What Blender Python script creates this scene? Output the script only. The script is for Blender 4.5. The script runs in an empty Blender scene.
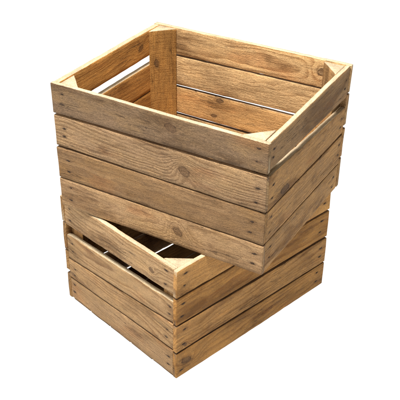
import bpy, math, random
from mathutils import Vector, Matrix, noise

# ------------------------------------------------------------------ camera, light, exposure
sc = bpy.context.scene
COL = sc.collection

cam = bpy.data.cameras.new('camera')
cam_ob = bpy.data.objects.new('camera', cam)
COL.objects.link(cam_ob)
cam.sensor_fit = 'HORIZONTAL'
cam.sensor_width = 36.0
cam.lens = 36.0 * 865.7 / 400.0
cam.clip_start = 0.05
cam.clip_end = 100.0
cam_ob.location = (0.0, 0.0, 1.3643)
cam_ob.rotation_euler = (Matrix.Rotation(math.pi / 2 - 0.574, 3, 'X') @ Matrix.Rotation(0.0018, 3, 'Z')).to_euler()
sc.camera = cam_ob

world = bpy.data.worlds.new('World')
sc.world = world
world.use_nodes = True
bg = world.node_tree.nodes['Background']
bg.inputs['Color'].default_value = (1.0, 0.985, 0.96, 1)
bg.inputs['Strength'].default_value = 0.20

def area(name, loc, target, size, power, color):
    l = bpy.data.lights.new(name, 'AREA')
    l.shape = 'SQUARE'
    l.size = size
    l.energy = power
    l.color = color
    o = bpy.data.objects.new(name, l)
    COL.objects.link(o)
    o.location = loc
    d = Vector(target) - Vector(loc)
    o.rotation_euler = d.to_track_quat('-Z', 'Y').to_euler()
    return o

# overhead softbox, a second softbox at the left, and an added lamp below the ground to keep it white
area('overhead_softbox', (-0.35, 0.95, 3.2), (0.0, 1.68, 0.35), 0.75, 180.0, (1.0, 0.97, 0.93))
area('side_softbox', (-2.45, 1.45, 1.55), (0.0, 1.68, 0.4), 0.7, 32.0, (1.0, 0.965, 0.91))
area('added_under_lamp', (0.0, 2.5, -2.0), (0.0, 2.5, 0.0), 16.0, 900.0, (1.0, 1.0, 1.0))

sc.view_settings.view_transform = 'Standard'
sc.view_settings.look = 'None'
sc.view_settings.exposure = 0.0
sc.view_settings.gamma = 1.0

# ------------------------------------------------------------------ node helpers
class NT:
    def __init__(self, name):
        self.mat = bpy.data.materials.new(name)
        self.mat.use_nodes = True
        self.t = self.mat.node_tree
        self.t.nodes.clear()
    def n(self, typ, **kw):
        nd = self.t.nodes.new(typ)
        for k, v in kw.items():
            setattr(nd, k, v)
        return nd
    def set(self, sock, v):
        if isinstance(v, bpy.types.NodeSocket):
            self.t.links.new(v, sock)
        else:
            sock.default_value = v
    def m(self, op, a, b=None, c=None, clamp=False):
        nd = self.n('ShaderNodeMath', operation=op, use_clamp=clamp)
        for i, v in enumerate((a, b, c)):
            if v is not None:
                self.set(nd.inputs[i], v)
        return nd.outputs[0]
    def vm(self, op, a, b=None):
        nd = self.n('ShaderNodeVectorMath', operation=op)
        self.set(nd.inputs[0], a)
        if b is not None:
            self.set(nd.inputs[1], b)
        return nd.outputs[0]
    def sep(self, v):
        nd = self.n('ShaderNodeSeparateXYZ')
        self.set(nd.inputs[0], v)
        return nd.outputs[0], nd.outputs[1], nd.outputs[2]
    def comb(self, x, y, z):
        nd = self.n('ShaderNodeCombineXYZ')
        for i, v in enumerate((x, y, z)):
            self.set(nd.inputs[i], v)
        return nd.outputs[0]
    def attr(self, name):
        nd = self.n('ShaderNodeAttribute', attribute_name=name)
        return nd.outputs['Vector']
    def noise(self, vec, scale, detail=2.0, rough=0.5, dist=0.0):
        nd = self.n('ShaderNodeTexNoise')
        self.set(nd.inputs['Vector'], vec)
        nd.inputs['Scale'].default_value = scale
        nd.inputs['Detail'].default_value = detail
        nd.inputs['Roughness'].default_value = rough
        nd.inputs['Distortion'].default_value = dist
        return nd.outputs[0]
    def ramp(self, x, lo, hi, a=0.0, b=1.0, smooth=True):
        nd = self.n('ShaderNodeMapRange', interpolation_type='SMOOTHSTEP' if smooth else 'LINEAR')
        self.set(nd.inputs['Value'], x)
        for k, v in (('From Min', lo), ('From Max', hi), ('To Min', a), ('To Max', b)):
            self.set(nd.inputs[k], v)
        return nd.outputs[0]
    def mix(self, f, a, b, mode='MIX'):
        nd = self.n('ShaderNodeMix', data_type='RGBA', blend_type=mode)
        self.set(nd.inputs[0], f)
        self.set(nd.inputs[6], a)
        self.set(nd.inputs[7], b)
        return nd.outputs[2]

def rgb(r, g, b):
    return (r, g, b, 1.0)

# ------------------------------------------------------------------ wood material
def make_wood():
    N = NT('crate_wood')
    P = N.attr('wood')            # x along the grain, y through the board (-y = weathered outside), z across
    ring = N.attr('ring')         # y0, z0, slope of the ring axis
    seed = N.attr('seed')         # random offset
    tone = N.attr('tone')         # weathering, brightness, redness
    x, y, z = N.sep(P)
    y0, z0, slope = N.sep(ring)
    fresh, grain, spacing = N.sep(N.attr('sawn'))     # 1 on the narrow sawn edges and cut ends
    weather, bright, red = N.sep(tone)
    PS = N.vm('ADD', P, seed)
    seed_x, _s1, _s2 = N.sep(seed)

    # slow wander of the grain
    lowv = N.vm('MULTIPLY', PS, (4.5, 9.0, 9.0))
    w1 = N.m('MULTIPLY', N.m('SUBTRACT', N.noise(lowv, 1.0, 2.0), 0.5), 0.030)
    midv = N.vm('MULTIPLY', PS, (22.0, 60.0, 60.0))
    w2 = N.m('MULTIPLY', N.m('SUBTRACT', N.noise(midv, 1.0, 2.0), 0.5), 0.0040)
    wob = N.m('ADD', w1, w2)

    yy = N.m('SUBTRACT', y, N.m('ADD', y0, N.m('MULTIPLY', x, slope)))
    zz = N.m('SUBTRACT', z, z0)
    R = N.m('SQRT', N.m('ADD', N.m('MULTIPLY', yy, yy), N.m('MULTIPLY', zz, zz)))
    R = N.m('ADD', R, wob)

    # knots
    kwob = N.m('MULTIPLY', N.m('SUBTRACT', N.noise(N.vm('MULTIPLY', PS, (120.0, 160.0, 160.0)), 1.0, 3.0, 0.6), 0.5), 0.85)
    knot_core = 0.0
    knot_halo = 0.0
    knot_ring = 0.0
    for k in ('knot_a', 'knot_b', 'knot_c'):
        kx, kz, kr = N.sep(N.attr(k))
        asp = N.m('MULTIPLY_ADD', N.m('FRACT', N.m('MULTIPLY', kx, 317.0)), 0.45, 0.50)
        dx = N.m('MULTIPLY', N.m('ADD', N.m('SUBTRACT', x, kx), N.m('MULTIPLY', N.m('SUBTRACT', z, kz), 0.35)), asp)
        dz = N.m('SUBTRACT', z, kz)
        d = N.m('SQRT', N.m('ADD', N.m('MULTIPLY', dx, dx), N.m('MULTIPLY', dz, dz)))
        d = N.m('MAXIMUM', N.m('ADD', N.m('ADD', d, N.m('MULTIPLY', w2, 0.8)), N.m('MULTIPLY', kr, kwob)), 0.0)
        q = N.m('DIVIDE', d, N.m('MAXIMUM', kr, 0.0003))
        on = N.m('GREATER_THAN', kr, 0.0005)
        inf = N.m('MULTIPLY', N.m('POWER', 2.718, N.m('MULTIPLY', N.m('MULTIPLY', q, q), -0.16)), on)
        R = N.m('ADD', R, N.m('MULTIPLY', N.m('MULTIPLY', inf, kr), 2.6))
        core = N.m('MULTIPLY', N.ramp(q, 0.75, 1.1, 1.0, 0.0), on)
        halo = N.m('MULTIPLY', N.ramp(q, 0.8, 2.2, 1.0, 0.0), on)
        kring = N.m('MULTIPLY', N.m('MULTIPLY_ADD', N.m('SINE', N.m('MULTIPLY', q, 15.0)), 0.5, 0.5), core)
        edge = N.m('MULTIPLY', N.m('MULTIPLY', N.ramp(q, 0.70, 0.95), N.ramp(q, 0.98, 1.25, 1.0, 0.0)), on)
        knot_core = N.m('MAXIMUM', knot_core, core)
        knot_halo = N.m('MAXIMUM', knot_halo, halo)
        knot_ring = N.m('MAXIMUM', knot_ring, N.m('MAXIMUM', N.m('MULTIPLY', kring, 0.42), N.m('MULTIPLY', edge, N.ramp(kwob, -0.25, 0.2, 1.15, 0.45))))

    # annual rings: slow rise through the early wood, abrupt dark late wood
    ph = N.m('MULTIPLY', R, spacing)
    ph = N.m('ADD', ph, N.m('MULTIPLY', N.noise(N.comb(N.m('MULTIPLY', R, 60.0), 0.0, 0.0), 1.0, 1.0), 2.2))
    fr = N.m('FRACT', ph)
    late = N.m('MULTIPLY', N.ramp(fr, 0.30, 0.86), N.ramp(fr, 0.90, 1.0, 1.0, 0.0))
    late = N.m('MULTIPLY', late, N.ramp(N.noise(N.vm('MULTIPLY', PS, (10.0, 40.0, 40.0)), 1.0, 2.0), 0.28, 0.68, 0.35, 1.0))
    late = N.m('MULTIPLY', late, grain)

    # fibres, pores, blotches
    fib = N.noise(N.vm('MULTIPLY', PS, (14.0, 700.0, 700.0)), 1.0, 3.0, 0.6)
    fib2 = N.noise(N.vm('MULTIPLY', PS, (45.0, 260.0, 260.0)), 1.0, 3.0, 0.65)
    blot = N.noise(N.vm('MULTIPLY', PS, (11.0, 26.0, 26.0)), 1.0, 4.0, 0.6)
    blot2 = N.noise(N.vm('MULTIPLY', PS, (60.0, 110.0, 110.0)), 1.0, 4.0, 0.65)
    speck = N.noise(N.vm('MULTIPLY', PS, (380.0, 620.0, 620.0)), 1.0, 2.0, 0.6)

    fuzz = N.noise(N.comb(N.m('MULTIPLY', N.m('ADD', x, N.m('MULTIPLY', z, 0.6)), 190.0), N.m('MULTIPLY', y, 300.0), N.m('MULTIPLY', N.m('ADD', z, seed_x), 330.0)), 1.0, 3.0, 0.65, 0.6)
    # colours
    early = N.mix(red, rgb(0.520, 0.342, 0.167), rgb(0.495, 0.240, 0.058))
    latec = N.mix(red, rgb(0.235, 0.120, 0.042), rgb(0.24, 0.088, 0.018))
    col = N.mix(N.m('MULTIPLY', late, 0.80), early, latec)
    # weathered grey-brown skin on the outside face, uneven and thinner along the late wood
    outer = N.ramp(y, -0.0030, -0.0048)
    seam_shade = N.ramp(fresh, -0.2, -0.8, 0.0, 1.0)
    fresh = N.m('MAXIMUM', fresh, 0.0)
    weather_shade = N.m('MULTIPLY', N.m('MULTIPLY', outer, weather), N.ramp(blot, 0.30, 0.62, 0.55, 1.0), clamp=True)
    weather_shade = N.m('MAXIMUM', weather_shade, N.m('MULTIPLY', seam_shade, 0.9))  # edges in narrow gaps take the grey too: seam shade painted into the colour
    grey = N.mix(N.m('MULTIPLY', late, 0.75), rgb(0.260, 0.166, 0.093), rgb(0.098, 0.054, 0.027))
    col = N.mix(weather_shade, col, grey)
    col = N.mix(N.m('MULTIPLY', fresh, 0.82), col, N.mix(N.m('MULTIPLY', late, 0.55), rgb(0.63, 0.525, 0.36), rgb(0.46, 0.34, 0.20)))
    # fibres
    clean = N.m('MULTIPLY_ADD', fresh, -0.75, 1.0)
    col = N.mix(N.m('MULTIPLY', N.ramp(fib, 0.36, 0.68, 0.0, 0.44), clean), col, N.mix(0.5, rgb(0.17, 0.088, 0.036), col), 'MIX')
    col = N.mix(N.m('MULTIPLY', N.ramp(fib2, 0.55, 0.70, 0.0, 0.50), N.m('MULTIPLY', N.ramp(blot, 0.35, 0.65, 0.25, 1.0), clean)), col, rgb(0.13, 0.068, 0.030))
    # large weather stains and reddish heartwood patches
    big = N.noise(N.vm('MULTIPLY', PS, (5.5, 17.0, 17.0)), 1.0, 5.0, 0.62, 0.4)
    big2 = N.noise(N.vm('ADD', N.vm('MULTIPLY', PS, (7.0, 20.0, 20.0)), (13.1, 4.2, 9.7)), 1.0, 3.0, 0.55)
    nf = N.ramp(fresh, 0.3, 0.8, 1.0, 0.25)
    col = N.mix(N.m('MULTIPLY', N.ramp(big2, 0.56, 0.74, 0.0, 0.36), nf), col, N.mix(1.0, col, rgb(0.95, 0.62, 0.42), 'MULTIPLY'))
    col = N.mix(N.m('MULTIPLY', N.ramp(big, 0.50, 0.66, 0.0, 0.80), nf), col, N.mix(1.0, col, rgb(0.47, 0.41, 0.34), 'MULTIPLY'))
    col = N.mix(N.m('MULTIPLY', N.ramp(big, 0.46, 0.34, 0.0, 0.50), nf), col, N.mix(1.0, col, rgb(1.32, 1.30, 1.22), 'MULTIPLY'))
    # blotches of brightness
    bmul = N.m('MULTIPLY', N.ramp(blot, 0.25, 0.75, 0.76, 1.22, False), N.ramp(blot2, 0.25, 0.75, 0.84, 1.14, False))
    bmul = N.m('MULTIPLY', bmul, N.ramp(speck, 0.25, 0.75, 0.74, 1.24, False))
    bmul = N.m('MULTIPLY', bmul, N.ramp(N.m('MULTIPLY_ADD', N.m('SUBTRACT', fuzz, 0.5), N.m('MULTIPLY_ADD', weather, 0.8, 0.2), 0.5), 0.25, 0.75, 0.80, 1.20, False))
    bmul = N.m('MULTIPLY', bmul, N.m('ADD', bright, N.m('MULTIPLY', fresh, N.m('SUBTRACT', 1.0, bright))))
    col = N.mix(1.0, col, N.comb(bmul, bmul, bmul), 'MULTIPLY')
    # knots
    col = N.mix(N.m('MULTIPLY', knot_halo, 0.38), col, rgb(0.185, 0.098, 0.042))
    col = N.mix(N.m('MULTIPLY', knot_core, N.ramp(blot2, 0.3, 0.7, 0.30, 0.62)), col, rgb(0.125, 0.066, 0.032))
    col = N.mix(N.m('MULTIPLY', knot_ring, 0.78), col, rgb(0.048, 0.024, 0.012))
    # fine drying cracks along the grain
    crk = N.noise(N.vm('MULTIPLY', PS, (9.0, 30.0, 190.0)), 1.0, 2.0, 0.5)
    crk = N.m('ABSOLUTE', N.m('SUBTRACT', crk, 0.5))
    crack = N.m('MULTIPLY', N.m('MULTIPLY', N.ramp(crk, 0.004, 0.014, 1.0, 0.0), N.ramp(fresh, 0.0, 0.2, 1.0, 0.0)),
                N.ramp(N.noise(N.vm('MULTIPLY', PS, (7.0, 20.0, 35.0)), 1.0, 1.0), 0.56, 0.66))
    col = N.mix(N.m('MULTIPLY', crack, 0.75), col, rgb(0.045, 0.022, 0.010))

    # torn dark holes and iron stain round the nails
    hole = 0.0
    stain = 0.0
    for a in ('nail_a', 'nail_b'):
        nx, n1, n2 = N.sep(N.attr(a))
        for j, nz in enumerate((n1, n2)):
            dx = N.m('SUBTRACT', x, N.m('ADD', nx, N.m('MULTIPLY', nz, 0.09)))
            dz = N.m('SUBTRACT', z, nz)
            dxs = N.m('MULTIPLY', dx, 0.42)
            d = N.m('SQRT', N.m('ADD', N.m('MULTIPLY', dxs, dxs), N.m('MULTIPLY', dz, dz)))
            d = N.m('ADD', d, N.m('MULTIPLY', N.m('SUBTRACT', blot2, 0.5), 0.0075))
            hole = N.m('MAXIMUM', hole, N.ramp(d, 0.0012, 0.0021, 1.0, 0.0))
            stain = N.m('MAXIMUM', stain, N.ramp(d, 0.0012, 0.0060, 1.0, 0.0))
    hole = N.m('MULTIPLY', N.m('MULTIPLY', hole, outer), N.ramp(blot2, 0.34, 0.54, 0.6, 1.0))
    stain = N.m('MULTIPLY', stain, outer)
    col = N.mix(N.m('MULTIPLY', stain, 0.50), col, rgb(0.085, 0.042, 0.020))
    col = N.mix(N.m('MULTIPLY', hole, 0.95), col, rgb(0.014, 0.008, 0.005))

    # rough-sawn relief
    sawv = N.vm('MULTIPLY', N.comb(N.m('ADD', x, N.m('MULTIPLY', N.m('MULTIPLY', z, z), 3.0)), y, N.m('MULTIPLY', z, 0.25)), (330.0, 100.0, 60.0))
    saw = N.noise(N.vm('ADD', sawv, seed), 1.0, 2.0, 0.55)
    h = N.m('MULTIPLY', fib, 0.55)
    h = N.m('ADD', h, N.m('MULTIPLY', fuzz, N.m('MULTIPLY_ADD', weather, 1.1, 0.2)))
    h = N.m('ADD', h, N.m('MULTIPLY', fib2, -0.7))
    h = N.m('ADD', h, N.m('MULTIPLY', saw, 0.45))
    h = N.m('ADD', h, N.m('MULTIPLY', speck, 0.55))
    h = N.m('ADD', h, N.m('MULTIPLY', late, 0.32))
    h = N.m('ADD', h, N.m('MULTIPLY', crack, -1.0))
    h = N.m('ADD', h, N.m('MULTIPLY', hole, -2.2))
    h = N.m('ADD', h, N.m('MULTIPLY', knot_ring, -0.35))
    bump = N.n('ShaderNodeBump')
    bump.inputs['Strength'].default_value = 1.0
    bump.inputs['Distance'].default_value = 0.0017
    N.set(bump.inputs['Height'], h)

    bsdf = N.n('ShaderNodeBsdfPrincipled')
    N.set(bsdf.inputs['Base Color'], col)
    N.set(bsdf.inputs['Roughness'], N.ramp(blot2, 0.3, 0.7, 0.72, 0.9))
    bsdf.inputs['Specular IOR Level'].default_value = 0.25
    N.set(bsdf.inputs['Normal'], bump.outputs[0])
    out = N.n('ShaderNodeOutputMaterial')
    N.t.links.new(bsdf.outputs[0], out.inputs[0])
    return N.mat

def make_iron():
    N = NT('rusty_iron')
    tc = N.n('ShaderNodeTexCoord')
    f = N.noise(tc.outputs['Object'], 900.0, 3.0)
    col = N.mix(N.ramp(f, 0.35, 0.65), rgb(0.035, 0.024, 0.018), rgb(0.095, 0.045, 0.022))
    b = N.n('ShaderNodeBsdfPrincipled')
    N.set(b.inputs['Base Color'], col)
    b.inputs['Metallic'].default_value = 0.4
    b.inputs['Roughness'].default_value = 0.7
    o = N.n('ShaderNodeOutputMaterial')
    N.t.links.new(b.outputs[0], o.inputs[0])
    return N.mat

def make_white_ground():
    # made-up translucent ground: the added lamp below keeps it white and free of shadows
    N = NT('white_translucent_ground')
    d = N.n('ShaderNodeBsdfDiffuse')
    d.inputs[0].default_value = rgb(0.9, 0.9, 0.9)
    t = N.n('ShaderNodeBsdfTranslucent')
    t.inputs[0].default_value = rgb(0.95, 0.95, 0.95)
    mx = N.n('ShaderNodeMixShader')
    mx.inputs[0].default_value = 0.85
    N.t.links.new(d.outputs[0], mx.inputs[1])
    N.t.links.new(t.outputs[0], mx.inputs[2])
    o = N.n('ShaderNodeOutputMaterial')
    N.t.links.new(mx.outputs[0], o.inputs[0])
    return N.mat

WOOD = make_wood()
IRON = make_iron()
WHITE_GROUND = make_white_ground()

# ------------------------------------------------------------------ the surface they stand on
GROUND_Z = -0.0036
me = bpy.data.meshes.new('ground')
G = 9.0
me.from_pydata([(-G, -G + 2.5, 0), (G, -G + 2.5, 0), (G, G + 2.5, 0), (-G, G + 2.5, 0)], [], [(0, 1, 2, 3)])
me.materials.append(WHITE_GROUND)
ground = bpy.data.objects.new('ground', me)
ground.location = (0, 0, GROUND_Z)
ground['kind'] = 'structure'
COL.objects.link(ground)

# ------------------------------------------------------------------ boards
def put_attr(me, name, values):
    a = me.attributes.new(name, 'FLOAT_VECTOR', 'POINT')
    flat = [c for v in values for c in v]
    a.data.foreach_set('vector', flat)

def wood_data(me, locs, rnd, look, knots, nails, sawn, edge=1.0, figure=None):
    n = len(locs)
    grain, spacing = figure or (rnd.uniform(.35, .85), rnd.uniform(120, 230))
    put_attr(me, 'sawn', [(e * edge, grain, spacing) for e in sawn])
    put_attr(me, 'wood', locs)
    flat_cut = rnd.random() < 0.6
    y0 = rnd.choice((-1, 1)) * (rnd.uniform(0.012, 0.04) if flat_cut else rnd.uniform(0.06, 0.12))
    z0 = rnd.uniform(-0.03, 0.03) if flat_cut else rnd.choice((-1, 1)) * rnd.uniform(0.04, 0.10)
    put_attr(me, 'ring', [(y0, z0, rnd.uniform(-0.055, 0.055))] * n)
    put_attr(me, 'seed', [(rnd.uniform(-40, 40), rnd.uniform(-40, 40), rnd.uniform(-40, 40))] * n)
    put_attr(me, 'tone', [look] * n)
    ks = list(knots) + [(0, 0, 0)] * 3
    for nm, k in zip(('knot_a', 'knot_b', 'knot_c'), ks):
        put_attr(me, nm, [k] * n)
    for nm, k in zip(('nail_a', 'nail_b'), nails or [(9, 9, 9), (9, 9, 9)]):
        put_attr(me, nm, [k] * n)

def link_mesh(name, me, parent):
    me.materials.append(WOOD)
    me.polygons.foreach_set('use_smooth', [True] * len(me.polygons))
    o = bpy.data.objects.new(name, me)
    COL.objects.link(o)
    o.parent = parent
    return o

def board_mesh(name, length, zl, zr, thick, rnd, rough=1.0):
    """A sawn board: x = -length/2..length/2, its z range runs from zl at the left end to zr at the right end.
    Returns verts in board space (x, y, z), faces and the z centre line."""
    nx = max(14, int(length / 0.007))
    b = 0.0013
    sd = Vector((rnd.uniform(-50, 50), rnd.uniform(-50, 50), rnd.uniform(-50, 50)))
    xs = [-length / 2, -length / 2 + 0.0004, -length / 2 + 0.0012, -length / 2 + 0.003]
    k0 = length / 2 - 0.003
    xs += [-k0 + 2 * k0 * (i + 1) / nx for i in range(nx - 1)]
    xs += [length / 2 - 0.003, length / 2 - 0.0012, length / 2 - 0.0004, length / 2]
    insets = {0: 0.0009, 1: 0.0004, 2: 0.0001}
    nz = 8
    ht = thick / 2
    verts, faces, locs = [], [], []
    sawn = []
    chips = [(rnd.uniform(-length / 2, length / 2), rnd.choice((-1, 1)), rnd.uniform(0.004, 0.012), rnd.uniform(0.0003, 0.0011)) for _ in range(4)]
    cnt = None
    for i, x in enumerate(xs):
        f = x / length + 0.5
        lo = zl[0] + (zr[0] - zl[0]) * f
        hi = zl[1] + (zr[1] - zl[1]) * f
        e = insets.get(i, insets.get(len(xs) - 1 - i, 0.0))
        def wave(side):
            p = Vector((x * 9, side * 7.3, 0)) + sd
            q = Vector((x * 48, side * 3.1, 5)) + sd
            v = 0.0008 * noise.noise(p) + 0.0003 * noise.noise(q)
            for cx, cs, cw, ca in chips:
                if cs == side:
                    v -= ca * math.exp(-((x - cx) / cw) ** 2)
            return v * rough
        top = hi + wave(1) - e
        bot = lo - wave(-1) + e
        bow = 0.0016 * rough * noise.noise(Vector((x * 5, 11, 0)) + sd)
        bb = b + 0.0006 * noise.noise(Vector((x * 60, 1, 3)) + sd)
        y1 = ht - e
        sec = []
        for s in range(nz + 1):
            zz = bot + bb + (top - bot - 2 * bb) * s / nz
            sec.append((-y1, zz))
        sec.append((-y1 + bb * 0.35, top - bb * 0.3))
        sec.append((-y1 + bb, top))
        sec.append((0, top + 0.0002))
        sec.append((y1 - bb, top))
        sec.append((y1 - bb * 0.35, top - bb * 0.3))
        for s in range(nz + 1):
            zz = top - bb - (top - bot - 2 * bb) * s / nz
            sec.append((y1, zz))
        sec.append((y1 - bb * 0.35, bot + bb * 0.3))
        sec.append((y1 - bb, bot))
        sec.append((0, bot))
        sec.append((-y1 + bb, bot))
        sec.append((-y1 + bb * 0.35, bot + bb * 0.3))
        cnt = len(sec)
        zmid = (zl[0] + zl[1] + zr[0] + zr[1]) / 4
        for (yy, zz) in sec:
            q = Vector((x * 30, yy * 60, zz * 30)) + sd
            yy2 = yy + bow + 0.00035 * noise.noise(q) * rough
            skew = 0.0012 * rough * noise.noise(Vector((zz * 25, 3 if x > 0 else 9, 0)) + sd) * (1 if abs(x) > length / 2 - 0.004 else 0)
            verts.append((x + skew, yy2, zz))
            locs.append((x, yy, zz - zmid))
            sawn.append(1.0 if abs(yy) < y1 - bb * 0.5 else 0.0)
    m = len(xs)
    for i in range(m - 1):
        for s in range(cnt):
            a = i * cnt + s
            c = i * cnt + (s + 1) % cnt
            faces.append((a, c, c + cnt, a + cnt))
    faces.append(tuple(range(cnt - 1, -1, -1)))
    faces.append(tuple((m - 1) * cnt + s for s in range(cnt)))
    return verts, faces, locs, zmid, sawn

NAIL = bpy.data.meshes.new('nail')
def build_nail_mesh():
    v, f = [], []
    n = 12
    rings = ((0.0017, 0.0), (0.0017, 0.0002), (0.0012, 0.0004), (0.0005, 0.0004))
    for r, h in rings:
        for k in range(n):
            a = 2 * math.pi * k / n
            v.append((r * math.cos(a), -h, r * math.sin(a) * 0.9))
    for j in range(len(rings) - 1):
        for k in range(n):
            f.append((j * n + k, j * n + (k + 1) % n, (j + 1) * n + (k + 1) % n, (j + 1) * n + k))
    f.append(tuple((len(rings) - 1) * n + k for k in range(n)))
    f.append(tuple(range(n - 1, -1, -1)))
    NAIL.from_pydata(v, [], f)
    NAIL.materials.append(IRON)
    NAIL.polygons.foreach_set('use_smooth', [True] * len(f))
build_nail_mesh()

class Crate:
    def __init__(self, name, label, x, y, z, ang, L, W, H, warp, seed):
        self.L, self.W, self.H = L, W, H
        self.root = bpy.data.objects.new(name, None)
        COL.objects.link(self.root)
        self.root.location = (x, y, z)
        self.root.rotation_euler = (0, 0, ang)
        self.root['label'] = label
        self.root['category'] = 'crate'
        self.root['group'] = 'stacked wooden slatted crates'
        self.root.empty_display_size = 0.05
        self.ang = ang
        # racking of the real crate: world-space shift of each corner, blended through the box
        self.warp = {}
        c, s = math.cos(-ang), math.sin(-ang)
        for k, d in warp.items():
            self.warp[k] = Vector((c * d[0] - s * d[1], s * d[0] + c * d[1], d[2]))
        self.rnd = random.Random(seed)

    def bend(self, p):
        u = p[0] / self.L + 0.5
        v = p[1] / self.W + 0.5
        w = p[2] / self.H
        q = Vector(p)
        for (a, b, c), d in self.warp.items():
            k = (u if a else 1 - u) * (v if b else 1 - v) * (w if c else 1 - w)
            q += d * k
        return q

    def add(self, name, verts, faces, origin, parent=None):
        pts = [self.bend(p) for p in verts]
        o = self.bend(origin)
        me = bpy.data.meshes.new(name)
        me.from_pydata([tuple(p - o) for p in pts], [], faces)
        ob = link_mesh(name, me, parent or self.root)
        ob.location = o
        return ob, me

    def board(self, name, side, zl, zr, thick, look, knots=(), nails=True, length=None, inset=0.0, edge=None, grain=None):
        """side: 'front' (v=-W/2), 'back', 'left' (u=-L/2), 'right'.  zl / zr: z range at the left / right end as seen from outside.
        knots: (distance from the left end as seen from outside, z above the board's middle, radius)"""
        rnd = self.rnd
        L, W = self.L, self.W
        long_side = side in ('front', 'back')
        if edge is None:                  # rim boards and the boards below a hand gap show pale sawn edges, the others grey as painted seam shade
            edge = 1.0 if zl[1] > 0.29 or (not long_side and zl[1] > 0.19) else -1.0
        length = length or (L + .0012 if long_side else W - 2 * LT - 0.0006)
        v, f, locs, zmid, sawn = board_mesh(name, length, zl, zr, thick, rnd)
        d = (W if long_side else L) / 2 - thick / 2 - inset - rnd.uniform(0.0, 0.0007)
        rot = {'front': 0, 'right': math.pi / 2, 'back': math.pi, 'left': -math.pi / 2}[side]
        c, s = math.cos(rot), math.sin(rot)
        def place(p):
            px, py = p[0], p[1] - d
            return (c * px - s * py, s * px + c * py, p[2])
        o, me = self.add(name, [place(p) for p in v], f, place((0, 0, zmid)))
        nl = None
        if nails:
            off = 0.021 if long_side else 0.017
            hh = min(zl[1] - zl[0], zr[1] - zr[0])
            nl = []
            for e, zc in ((-1, (zl[0] + zl[1]) / 2 - zmid), (1, (zr[0] + zr[1]) / 2 - zmid)):
                nl.append((e * (length / 2 - off - rnd.uniform(-0.005, 0.008)),
                           zc - hh * rnd.uniform(0.13, 0.30), zc + hh * rnd.uniform(0.12, 0.29)))
        kn = [(k[0] - length / 2, k[1], k[2]) for k in knots]
        wood_data(me, locs, rnd, look, kn, nl, sawn, edge, grain)
        if nails:
            for nx, n1, n2 in nl:
                for nz in (n1, n2):
                    q = place((nx + nz * 0.09, -thick / 2 + 0.0001, nz + zmid))
                    n = bpy.data.objects.new('nail', NAIL)
                    COL.objects.link(n)
                    n.parent = o
                    n.location = self.bend(q) - o.location
                    n.rotation_euler = (rnd.uniform(-.12, .12), rnd.uniform(0, 3), rot)
                    n.rotation_mode = 'ZXY' if False else 'XYZ'
        return o

    def post(self, cu, cv, leg, z0, z1, look, knots=()):
        """Triangular corner block: right angle in the corner (cu, cv = -1 / 1), long face to the inside."""
        rnd = self.rnd
        iu, iv = self.L / 2 - ST - 0.0005, self.W / 2 - LT - 0.0005
        sd = Vector((rnd.uniform(-50, 50), rnd.uniform(-50, 50), 0))
        b = 0.0018
        # outline in local (a along -u, c along -v) from the corner
        out = []
        n = 7
        out += [(b, 0), (leg * .5, 0), (leg - b, 0), (leg - b * .4, b * .3), (leg - b, b * 1.3)]
        for k in range(1, n):
            t = k / n
            out.append((leg * (1 - t), leg * t))
        out += [(b * 1.3, leg - b), (b * .3, leg - b * .4), (0, leg - b), (0, leg * .5), (0, b)]
        m = len(out)
        nz = 36
        zs = [z0 + (z1 - z0 - 0.0015) * k / nz for k in range(nz + 1)] + [z1 - 0.0006, z1]
        verts, faces, locs = [], [], []
        cx, cy = leg / 3, leg / 3
        for i, z in enumerate(zs):
            ins = 0.0 if i <= nz else (0.0006 if i == nz + 1 else 0.0016)
            for (a, c) in out:
                q = Vector((a * 40, c * 40, z * 12)) + sd
                k = 1 - ins / 0.02
                aa, cc = cx + (a - cx) * k, cy + (c - cy) * k
                dn = 0.0006 * noise.noise(q)
                if a > 0.002 and c > 0.002:
                    aa += dn
                    cc += dn
                verts.append((cu * (iu - aa), cv * (iv - cc), z))
                # grain runs up the post; inner face is y = +
                locs.append((z - (z0 + z1) / 2, (a + c - leg) * 0.7071 + 0.004, (a - c) * 0.7071))
        for i in range(len(zs) - 1):
            for s in range(m):
                a = i * m + s
                c = i * m + (s + 1) % m
                faces.append((a, c, c + m, a + m))
        faces.append(tuple(range(m - 1, -1, -1)))
        faces.append(tuple((len(zs) - 1) * m + s for s in range(m)))
        if cu * cv < 0:
            faces = [tuple(reversed(q)) for q in faces]
        o, me = self.add('corner_post', verts, faces, (cu * (iu - cx), cv * (iv - cy), (z0 + z1) / 2))
        wood_data(me, locs, rnd, look, knots, None, [1.0 if (k // m) >= nz + 1 else 0.0 for k in range(len(locs))], 1.0, (.35, 120.0))
        return o

    def slat(self, v0, v1, z0, thick, length, look):
        rnd = self.rnd
        v, f, locs, zmid, sawn = board_mesh('floor_slat', length, (v0, v1), (v0, v1), thick, rnd, 0.7)
        # lay the board flat: outside (-y) face down
        pts = [(p[0], p[2], z0 + thick / 2 + p[1]) for p in v]
        f = [tuple(reversed(q)) for q in f]
        o, me = self.add('floor_slat', pts, f, (0, zmid, z0 + thick / 2))
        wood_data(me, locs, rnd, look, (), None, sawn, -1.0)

LT = 0.0115      # long boards
ST = 0.0135      # short boards

def tone(rnd, weather, bright, red):
    return (weather + rnd.uniform(-.08, .08), bright * rnd.uniform(.89, 1.05), min(1, max(0, red + rnd.uniform(-.12, .12))))

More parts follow.
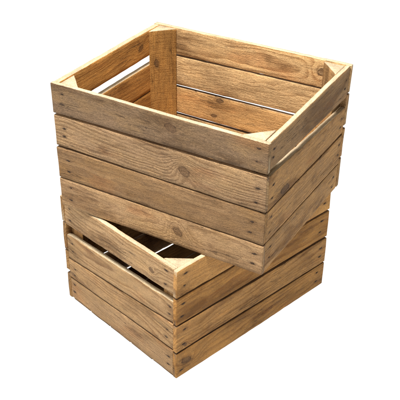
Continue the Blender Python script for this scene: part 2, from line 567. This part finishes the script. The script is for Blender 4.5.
# ------------------------------------------------------------------ lower crate
# its long side faces right of the camera ('front' here), its short side faces left ('left')
HL = 0.2957
low = Crate('wooden_crate', 'brown slatted wooden crate standing on the white ground, underneath the twisted top crate',
            -0.0058, 1.6995, 0.0, 0.7579, 0.4931, 0.397, HL,
            {(0, 0, 1): (0.0034, 0, 0), (0, 0, 0): (-0.0030, 0, -0.001), (0, 1, 0): (-.0018, 0, 0)}, 21)
r = low.rnd
T = lambda w, b, e: tone(r, w, b, e)
low.board('side_board', 'front', (.2252, .2945), (.2247, .2945), LT, T(.05, 1.22, .75))
low.board('side_board', 'front', (.1513, .2212), (.1458, .2192), LT, T(.05, 1.02, 1.0))
low.board('side_board', 'front', (.0750, .1467), (.0682, .1400), LT, T(.05, 1.18, .9), [(.026, -.022, .004)])
low.board('side_board', 'front', (.0005, .0703), (-.0015, .0640), LT, T(.1, 1.06, .95), [(.030, .004, .0075)])
low.board('side_board', 'back', (.2253, .2945), (.2253, .2945), LT, T(.5, .85, .6))
low.board('side_board', 'back', (.1450, .2230), (.1450, .2230), LT, T(.5, .85, .6))
low.board('side_board', 'back', (.0750, .1425), (.0850, .1425), LT, T(.5, .85, .6))
low.board('side_board', 'back', (.0010, .0735), (.0010, .0735), LT, T(.5, .85, .6))
low.board('end_board', 'left', (.2215, .2930), (.2293, .2945), .0120, T(.45, 1.12, .25), [(.305, -.004, .0045)], grain=(.8, 150))
low.board('end_board', 'left', (.1235, .1925), (.1525, .2080), .0120, T(.45, 1.10, .25), grain=(1.0, 120))
low.board('end_board', 'left', (.0663, .1198), (.0790, .1485), .0120, T(.4, 1.12, .25), grain=(.9, 125))
low.board('end_board', 'left', (.0030, .0628), (.0040, .0752), .0120, T(.55, 1.0, .25))
low.board('end_board', 'right', (.2260, .2940), (.2260, .2940), ST, T(.4, .9, .6))
low.board('end_board', 'right', (.1500, .2080), (.1500, .2080), ST, T(.4, .9, .6))
low.board('end_board', 'right', (.0770, .1470), (.0770, .1470), ST, T(.4, .9, .6))
low.board('end_board', 'right', (.0030, .0740), (.0030, .0740), ST, T(.4, .9, .6))
for cu, cv in ((-1, -1), (1, -1), (1, 1), (-1, 1)):
    low.post(cu, cv, .046, .006, HL - .0035, T(.3, .95, .6))
ed = [-.1865, -.1150, -.0370, .0400, .1150, .1831]
for k in range(5):
    low.slat(ed[k] + .0013, ed[k + 1] - .0013, GROUND_Z + .0003, .0056, .4870, T(.9, .48, .8))

# ------------------------------------------------------------------ upper crate
HU = 0.3023
up = Crate('wooden_crate', 'empty open slatted wooden crate set at an angle on top of the other crate',
           0.0092, 1.6749, HL, -0.5317, 0.5, 0.4004, HU,
           {(0, 0, 1): (-.0008, 0, .0008), (1, 1, 0): (-.0043, 0, -.0025), (1, 0, 1): (.0016, 0, -.002), (1, 1, 1): (.0022, 0, .0028), (0, 1, 1): (.002, 0, 0),
            (0, 0, 0): (-.0012, 0, .0006)}, 5)
r = up.rnd
up.board('side_board', 'front', (.2330, .3020), (.2360, .3005), LT, T(.98, .80, .2), [(.29, .010, .009)], grain=(.30, 190))
up.board('side_board', 'front', (.1557, .2281), (.1496, .2293), LT, T(.75, 1.18, .22), [(.320, -.003, .0105)], grain=(1.0, 175))
up.board('side_board', 'front', (.0763, .1507), (.0724, .1466), LT, T(.72, .84, .70), grain=(.55, 110))
up.board('side_board', 'front', (.0015, .0724), (-.0010, .0697), LT, T(.65, 1.20, .25), [(.304, .000, .0095)], grain=(.65, 190))
up.board('end_board', 'right', (.2395, .3000), (.2290, .3020), .0110, T(.3, .98, .35))
up.board('end_board', 'right', (.1447, .2250), (.1437, .2045), ST, T(.1, 1.08, .5), [(.078, -.023, .0085)], grain=(.45, 120))
up.board('end_board', 'right', (.0718, .1427), (.0658, .1377), ST, T(.1, 1.04, .5))
up.board('end_board', 'right', (-.0010, .0692), (-.0012, .0629), ST, T(.1, 1.06, .55))
up.board('side_board', 'back', (.2375, .3020), (.2335, .3010), LT, T(.4, 1.30, .05), [(.062, .006, .008)], grain=(.9, 140))
up.board('side_board', 'back', (.1592, .2335), (.1552, .2292), LT, T(.4, 1.36, .02))
up.board('side_board', 'back', (.0790, .1512), (.0805, .1478), LT, T(.4, 1.22, .5), [(.318, .027, .0055), (.333, -.016, .004)])
up.board('side_board', 'back', (.0010, .0745), (.0010, .0735), LT, T(.4, 1.0, .4))
up.board('end_board', 'left', (.2384, .3010), (.2384, .3015), ST, T(.4, 1.36, .9), [(.08, .0, .007)])
up.board('end_board', 'left', (.1470, .2150), (.1470, .2150), ST, T(.4, 1.34, .9))
up.board('end_board', 'left', (.0740, .1440), (.0740, .1440), ST, T(.4, 1.2, .9))
up.board('end_board', 'left', (.0010, .0700), (.0010, .0700), ST, T(.4, .92, .9))
for cu, cv in ((-1, -1), (1, -1), (1, 1), (-1, 1)):
    red = .92 if (cu, cv) == (-1, 1) else .45
    up.post(cu, cv, .048, .014, HU - .0030, T(.3, .86 if red > .9 else .98, red), [(.06, -.016, .005)] if red > .9 else ())
ed = [-.1850, -.1110, -.0370, .0370, .1110, .1850]
for k in range(5):
    up.slat(ed[k] + .003, ed[k + 1] - .003, .0035, .0085, .5 - 2 * ST - .003, T(.5, .9, .5))
